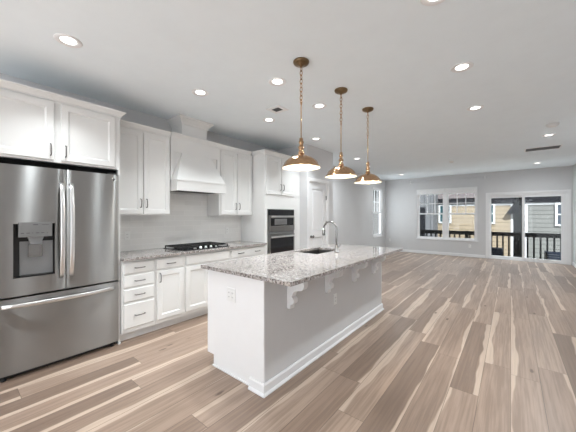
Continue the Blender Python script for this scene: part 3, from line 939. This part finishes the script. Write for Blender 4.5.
# ------------------------------------------------------------------ pendants
def pendant(loc, label):
    x, y = loc
    r = thing('pendant_light', label, 'pendant light', (x, y, 1.79), 'brass pendants over the island')
    B().lathe([(.070, CZ - .001), (.072, CZ - .008), (.066, CZ - .022), (.045, CZ - .034), (.018, CZ - .038), (.010, CZ - .05), (.001, CZ - .051)], (x, y, 0), 28).build('ceiling_canopy', 'antique', r)
    ch = B()
    z = CZ - .045; i = 0
    while z > 2.40:
        L, Wd = .046, .024
        pts = []
        for k in range(12):
            a = 2 * PI * k / 12
            u = Wd / 2 * math.cos(a) * 1.0; v = L / 2 * math.sin(a)
            pts.append((x + (u if i % 2 else 0), y + (0 if i % 2 else u), z - L / 2 + v))
        ch.tube(pts, .0034, 6, closed=True)
        z -= L * .80; i += 1
    ch.build('chain', 'brass', r)
    B().lathe([(.004, z + .012), (.0075, z + .008), (.0075, z - .01), (.0052, z - .012), (.0052, 2.05), (.012, 2.048), (.012, 2.04)], (x, y, 0), 12).build('rod', 'brass', r)
    B().lathe([(.010, 2.062), (.016, 2.058), (.017, 2.035), (.022, 2.03), (.022, 2.015), (.015, 2.01), (.019, 1.985), (.026, 1.98), (.026, 1.968), (.019, 1.963), (.022, 1.94), (.030, 1.93), (.030, 1.918)], (x, y, 0), 24).build('socket', 'brass', r)
    prof = [(.030, 1.918, 0), (.036, 1.912, 0), (.050, 1.904, 0), (.066, 1.898, 1), (.088, 1.888, 1), (.110, 1.874, 1), (.130, 1.857, 1), (.144, 1.838, 1), (.152, 1.824, 0), (.160, 1.818, 0), (.164, 1.808, 0), (.171, 1.800, 0), (.172, 1.795, 0)]
    sh = B().lathe(prof, (x, y, 0), 96, ribs=(16, .035), cap=False).build('shade', 'brass', r)
    inn = [(a - .003, b - .001) for a, b, c_ in prof[1:]]
    inn[-1] = (.1705, 1.7945)
    B().lathe(inn, (x, y, 0), 48, cap=False).build('shade_lining', 'inner', sh)['label'] = 'white inside of the shade'
    B().lathe([(.013, 1.91), (.014, 1.885), (.024, 1.868), (.029, 1.85), (.026, 1.832), (.015, 1.822), (.002, 1.819)], (x, y, 0), 20).build('bulb', 'bulb', r)
    d = bpy.data.lights.new('pendant_lamp', 'POINT'); lo = bpy.data.objects.new('pendant_lamp', d); COL.objects.link(lo)
    d.energy = PENDANT_POWER; d.color = (1, .86, .68); d.shadow_soft_size = .03
    lo.parent = r; lo.location = (0, 0, 1.805 - 1.79)
    return r


p1 = pendant((-1.455, 1.99), 'brass dome pendant, the nearest and largest of three over the island')
P2 = copy_tree(p1); P2.location = (-1.445, 2.715, 1.79); P2['label'] = 'brass dome pendant, the middle of three over the island'
P3 = copy_tree(p1); P3.location = (-1.432, 3.412, 1.79); P3['label'] = 'brass dome pendant, the farthest of three, nearest the back wall'

# ------------------------------------------------------------------ ceiling fixtures
cans = [(-2.705, .604, 'recessed ceiling light in front of the refrigerator'),
        (-2.70, 1.785, 'recessed ceiling light in front of the range hood cabinets'),
        (-1.865, 2.136, 'recessed ceiling light just left of the nearest pendant canopy'),
        (-2.703, 2.917, 'recessed ceiling light below the small square vent'),
        (-0.352, 3.00, 'large looking recessed ceiling light right of the pendants, nearer one of two in line'),
        (-0.36, 1.915, 'recessed ceiling light cut by the top edge of the photo'),
        (-1.868, 2.942, 'recessed ceiling light between the nearest and middle pendants'),
        (-0.352, 4.248, 'recessed ceiling light right of the pendants, farther one of two in line'),
        (-2.717, 4.164, 'recessed ceiling light in front of the oven tower, between the two nearer pendants'),
        (-2.90, 6.25, 'recessed ceiling light past the pantry corner, between the two farther pendants'),
        (0.51, 6.468, 'recessed ceiling light beside the round smoke detector'),
        (0.543, 9.75, 'recessed ceiling light above the sliding patio door'),
        (-2.858, 9.60, 'small far recessed ceiling light near the back left corner')]
first = None
for (x, y, lab) in cans:
    if first is None:
        first = thing('recessed_light', lab, 'ceiling light', (x, y, CZ), 'recessed ceiling lights')
        B().lathe([(.090, CZ - .0008), (.091, CZ - .004), (.086, CZ - .008), (.060, CZ - .005), (.052, CZ - .0008)], (x, y, 0), 32, cap=False).build('trim_ring', 'trim', first)
        B().lathe([(.0518, CZ - .001), (.0518, CZ - .002), (.03, CZ - .003), (.001, CZ - .0035)], (x, y, 0), 32).build('lens', 'lens', first)
        d = bpy.data.lights.new('recessed_lamp', 'AREA'); d.shape = 'DISK'; d.size = .11; d.spread = math.radians(100); d.energy = CAN_POWER; d.color = (.91, .97, 1)
        lo = bpy.data.objects.new('recessed_lamp', d); COL.objects.link(lo); lo.parent = first; lo.location = (0, 0, -.012)
    else:
        c = copy_tree(first); c.location = (x, y, CZ); c['label'] = lab
        if x > -1 or y > 6:
            for ch in c.children:
                if ch.type == 'LIGHT':
                    ch.data = ch.data.copy(); ch.data.spread = math.radians(165 if y > 6 else 170); ch.data.energy = CAN_POWER_REAR if y > 9 else CAN_POWER_FAR if y > 6 else CAN_POWER_MID


def vent(name, label, x0, x1, y0, y1, slats_along, fw=.022):
    r = thing(name, label, 'air vent', ((x0 + x1) / 2, (y0 + y1) / 2, CZ))
    B().holed('Z', CZ - .008, CZ - .001, (x0, x1), (y0, y1), [(x0 + fw, x1 - fw, y0 + fw, y1 - fw)]).build('frame', 'trim', r)
    B().box(x0 + fw + .001, x1 - fw - .001, y0 + fw + .001, y1 - fw - .001, CZ - .003, CZ - .001).build('duct_opening', 'ventdark', r)
    s = B()
    if slats_along == 'X':
        n = max(3, int((y1 - y0 - .05) / .018))
        for k in range(n):
            y = y0 + fw + .004 + (y1 - y0 - 2 * fw - .008) * k / (n - 1)
            s.box(x0 + fw + .0005, x1 - fw - .0005, y - .002, y + .002, CZ - .0075, CZ - .0032)
    else:
        n = max(3, int((x1 - x0 - .05) / .018))
        for k in range(n):
            x = x0 + fw + .004 + (x1 - x0 - 2 * fw - .008) * k / (n - 1)
            s.box(x - .002, x + .002, y0 + fw + .0005, y1 - fw - .0005, CZ - .0075, CZ - .0032)
    s.build('slats', 'ventgrey', r)
    return r


vent('ceiling_vent', 'small ceiling air vent near the nearest pendant chain', -2.46, -2.24, 2.59, 2.79, 'X', .05)
vent('ceiling_vent', 'long dark return air vent in the ceiling toward the patio door', .225, .785, 7.49, 7.83, 'X')


def detector(name, label, x, y, r0):
    r = thing(name, label, 'smoke detector', (x, y, CZ))
    B().lathe([(r0, CZ - .001), (r0, CZ - .014), (r0 * .92, CZ - .018)], (x, y, 0), 28).build('mounting_base', 'plate', r)
    B().lathe([(r0 * .86, CZ - .0185), (r0 * .84, CZ - .032), (r0 * .6, CZ - .042), (.001, CZ - .043)], (x, y, 0), 28).build('cover', 'plate', r)
    return r


detector('smoke_detector', 'round white smoke detector on the ceiling beside a recessed light', .49, 5.72, .075)
detector('smoke_detector', 'small white ceiling sensor in front of the double window', -1.17, 8.04, .05)

# ------------------------------------------------------------------ far wall fittings
outlet('wall_outlet', 'white outlet on the far wall under the double window', 'Y-', (-1.05, YB, .36))
outlet('wall_outlet', 'white outlet on the far wall near the left corner', 'Y-', (-3.66, YB, .42))
cr = thing('curtain_rod', 'thin pale curtain rod on brackets above the double window', 'curtain rod', (-1.78, YB - .05, 2.56))
B().tube([(-2.95, YB - .055, 2.60), (-0.58, YB - .055, 2.60)], .010, 10).build('rod', 'wall', cr)
for x in (-2.90, -0.64):
    b = B(); b.box(x - .02, x + .02, YB - .008, YB - .001, 2.555, 2.645, .002); b.box(x - .006, x + .006, YB - .066, YB - .008, 2.58, 2.589); b.box(x - .006, x + .006, YB - .072, YB - .066, 2.58, 2.605)
    b.build('bracket', 'plate', cr)
for (a, b, lab) in ((wx0 + .0, mid - .006, 'raised white blind bundled above the left half of the double window'), (mid + .006, wx1 - .0, 'raised white blind bundled above the right half of the double window')):
    r = thing('window_blind', lab, 'blind', ((a + b) / 2, YB - .03, 2.12), 'raised blinds on the double window')
    B().box(a, b, YB - .058, YB - .002, 2.245, 2.305, .003).build('head_rail', 'blindwhite', r)
    st = B()
    for k in range(9): st.box(a + .006, b - .006, YB - .054, YB - .004, 2.1405 + k * .0115, 2.1512 + k * .0115)
    st.build('slats', 'blindwhite', r)
    B().box(a + .004, b - .004, YB - .055, YB - .003, 2.118, 2.140, .003).build('bottom_rail', 'blindwhite', r)

# ------------------------------------------------------------------ outside
DZ = -.22
tag(B().box(-3.95, 3.4, YB + .16, 12.75, DZ - .12, DZ).build('deck_floor', 'deck'), 'pale sunlit deck floor outside the patio door', 'deck')
RY = 12.45
rl = thing('deck_railing', 'black metal deck railing outside the far windows', 'railing', (-.5, RY, DZ))
rx0, rx1 = -3.2, 3.2
B().box(rx0, rx1, RY - .045, RY + .045, .635, .78).build('top_rail', 'railing', rl)
B().box(rx0, rx1, RY - .03, RY + .03, DZ + .06, DZ + .145).build('bottom_rail', 'railing', rl)
for x in (-3.15, -1.30, .16, 1.62, 3.1):
    B().box(x - .055, x + .055, RY - .056, RY + .056, DZ + .001, .79).build('post', 'railing', rl)
x = -3.02
while x < 3.0:
    if min(abs(x - q) for q in (-3.15, -1.30, .16, 1.62, 3.1)) > .09:
        B().box(x - .024, x + .024, RY - .02, RY + .02, DZ + .145, .635).build('baluster', 'railing', rl)
    x += .165
bn = thing('storage_bin', 'dark navy bin on the deck behind the left glass panel', 'bin', (-.42, 12.15, DZ))
b = B(); b.prism([(-.50, DZ + .001), (-.24, DZ + .001), (-.22, .20), (-.52, .20)], 'Y', 12.0, 12.26); b.build('body', 'navy', bn)
B().box(-.535, -.205, 11.985, 12.275, .2005, .235, .006).build('lid', 'navy', bn)
ac = thing('slatted_crate', 'dark slatted crate on the deck behind the right glass panel', 'crate', (1.15, 12.1, DZ))
b = B()
for k in range(6): b.box(.86, 1.46, 11.95, 11.965, DZ + .02 + k * .07, DZ + .07 + k * .07)
for k in range(6): b.box(.86, 1.46, 12.335, 12.35, DZ + .02 + k * .07, DZ + .07 + k * .07)
b.build('slats', 'navy', ac)
for x in (.86, 1.445):
    for y in (11.935, 12.3505): B().box(x, x + .03, y, y + .0145, DZ + .001, DZ + .44).build('post', 'railing', ac)
B().box(.875, 1.445, 11.966, 12.334, DZ + .015, DZ + .38).build('inner_box', 'slot', ac)

tag(B().box(-30, 25, 12.9, 45, -3.1, -3.0).build('yard_ground', 'ground'), 'pale ground between the neighbouring houses', 'ground')


def house(name, label, x0, x1, y0, y1, ztop, wallm, wins, eave=.35, roofm='shingle', corner=True, fascia=.30, ridge=3.2):
    r = thing(name, label, 'house', ((x0 + x1) / 2, (y0 + y1) / 2, -3.0))
    B().box(x0, x1, y0, y1, -2.999, ztop).build('wall', wallm, r)
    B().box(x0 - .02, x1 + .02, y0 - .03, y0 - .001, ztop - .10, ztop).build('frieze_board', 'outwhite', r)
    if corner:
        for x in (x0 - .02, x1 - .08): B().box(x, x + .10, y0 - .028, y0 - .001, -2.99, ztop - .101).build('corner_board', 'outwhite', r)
    B().box(x0 - eave, x1 + eave, y0 - eave, y1 + eave, ztop + .001, ztop + fascia).build('fascia', 'fascia', r)
    ym = (y0 + y1) / 2
    B().prism([(y0 - eave - .05, ztop + fascia + .001), (y1 + eave + .05, ztop + fascia + .001), (ym, ztop + fascia + ridge)], 'X', x0 - eave - .05, x1 + eave + .05).build('roof', roofm, r)
    for (a, b, c, d, gm) in wins:
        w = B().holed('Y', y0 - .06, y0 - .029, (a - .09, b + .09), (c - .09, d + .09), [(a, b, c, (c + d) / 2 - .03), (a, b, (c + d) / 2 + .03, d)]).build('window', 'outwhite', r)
        B().box(a, b, y0 - .028, y0 - .001, c, d).build('pane', gm, w)
    return r


HY = 18.0
h1 = house('neighbour_house', 'beige sided house with shingle roof beyond the deck railing', -3.48, .08, HY, HY + 7, 2.0, 'beige',
      [(-3.17, -2.70, 1.02, 1.92, 'teal'), (-1.30, -.72, 1.02, 1.92, 'teal')], eave=.10, fascia=.32)
house('neighbour_house', 'pale grey sided house seen through the right glass panel', .55, 6.5, HY - .5, HY + 6, 1.98, 'greysiding',
      [(1.66, 2.36, .98, 1.86, 'darkglass')], eave=.09, fascia=.34, roofm='shingle')
house('neighbour_house', 'dark grey house in the gap between the beige and grey houses', -.9, 2.3, HY + 8.8, HY + 14, 3.6, 'darksiding', [], corner=False)
h4 = house('neighbour_house', 'grey panelled house with black shutters at the left of the double window', -5.2, -3.16, HY - 2.0, HY - .8, 2.7, 'midsiding',
           [(-4.85, -4.35, 1.75, 2.45, 'darkglass')], eave=.05, ridge=.7, corner=False)
shut = B()
shut.box(-3.83, -3.53, HY - 2.06, HY - 2.001, -.4, 1.80)
for k in range(14): shut.box(-3.81, -3.55, HY - 2.085, HY - 2.0605, -.36 + k * .155, -.26 + k * .155)
shut.build('shutter', 'fascia', h4)
er = B(); er.prism([(.075, 1.90), (-.03, 1.72), (-.175, 1.485), (-.004, 1.405), (.075, 1.47), (.36, 1.47), (.36, 1.90)], 'Y', HY - .30, HY - .032)
er.build('eave_return', 'fascia', h1)
house('neighbour_house', 'pale house seen through the narrow left window', -16.0, -9.5, 14, 30, 3.6, 'palesiding', [], corner=False)
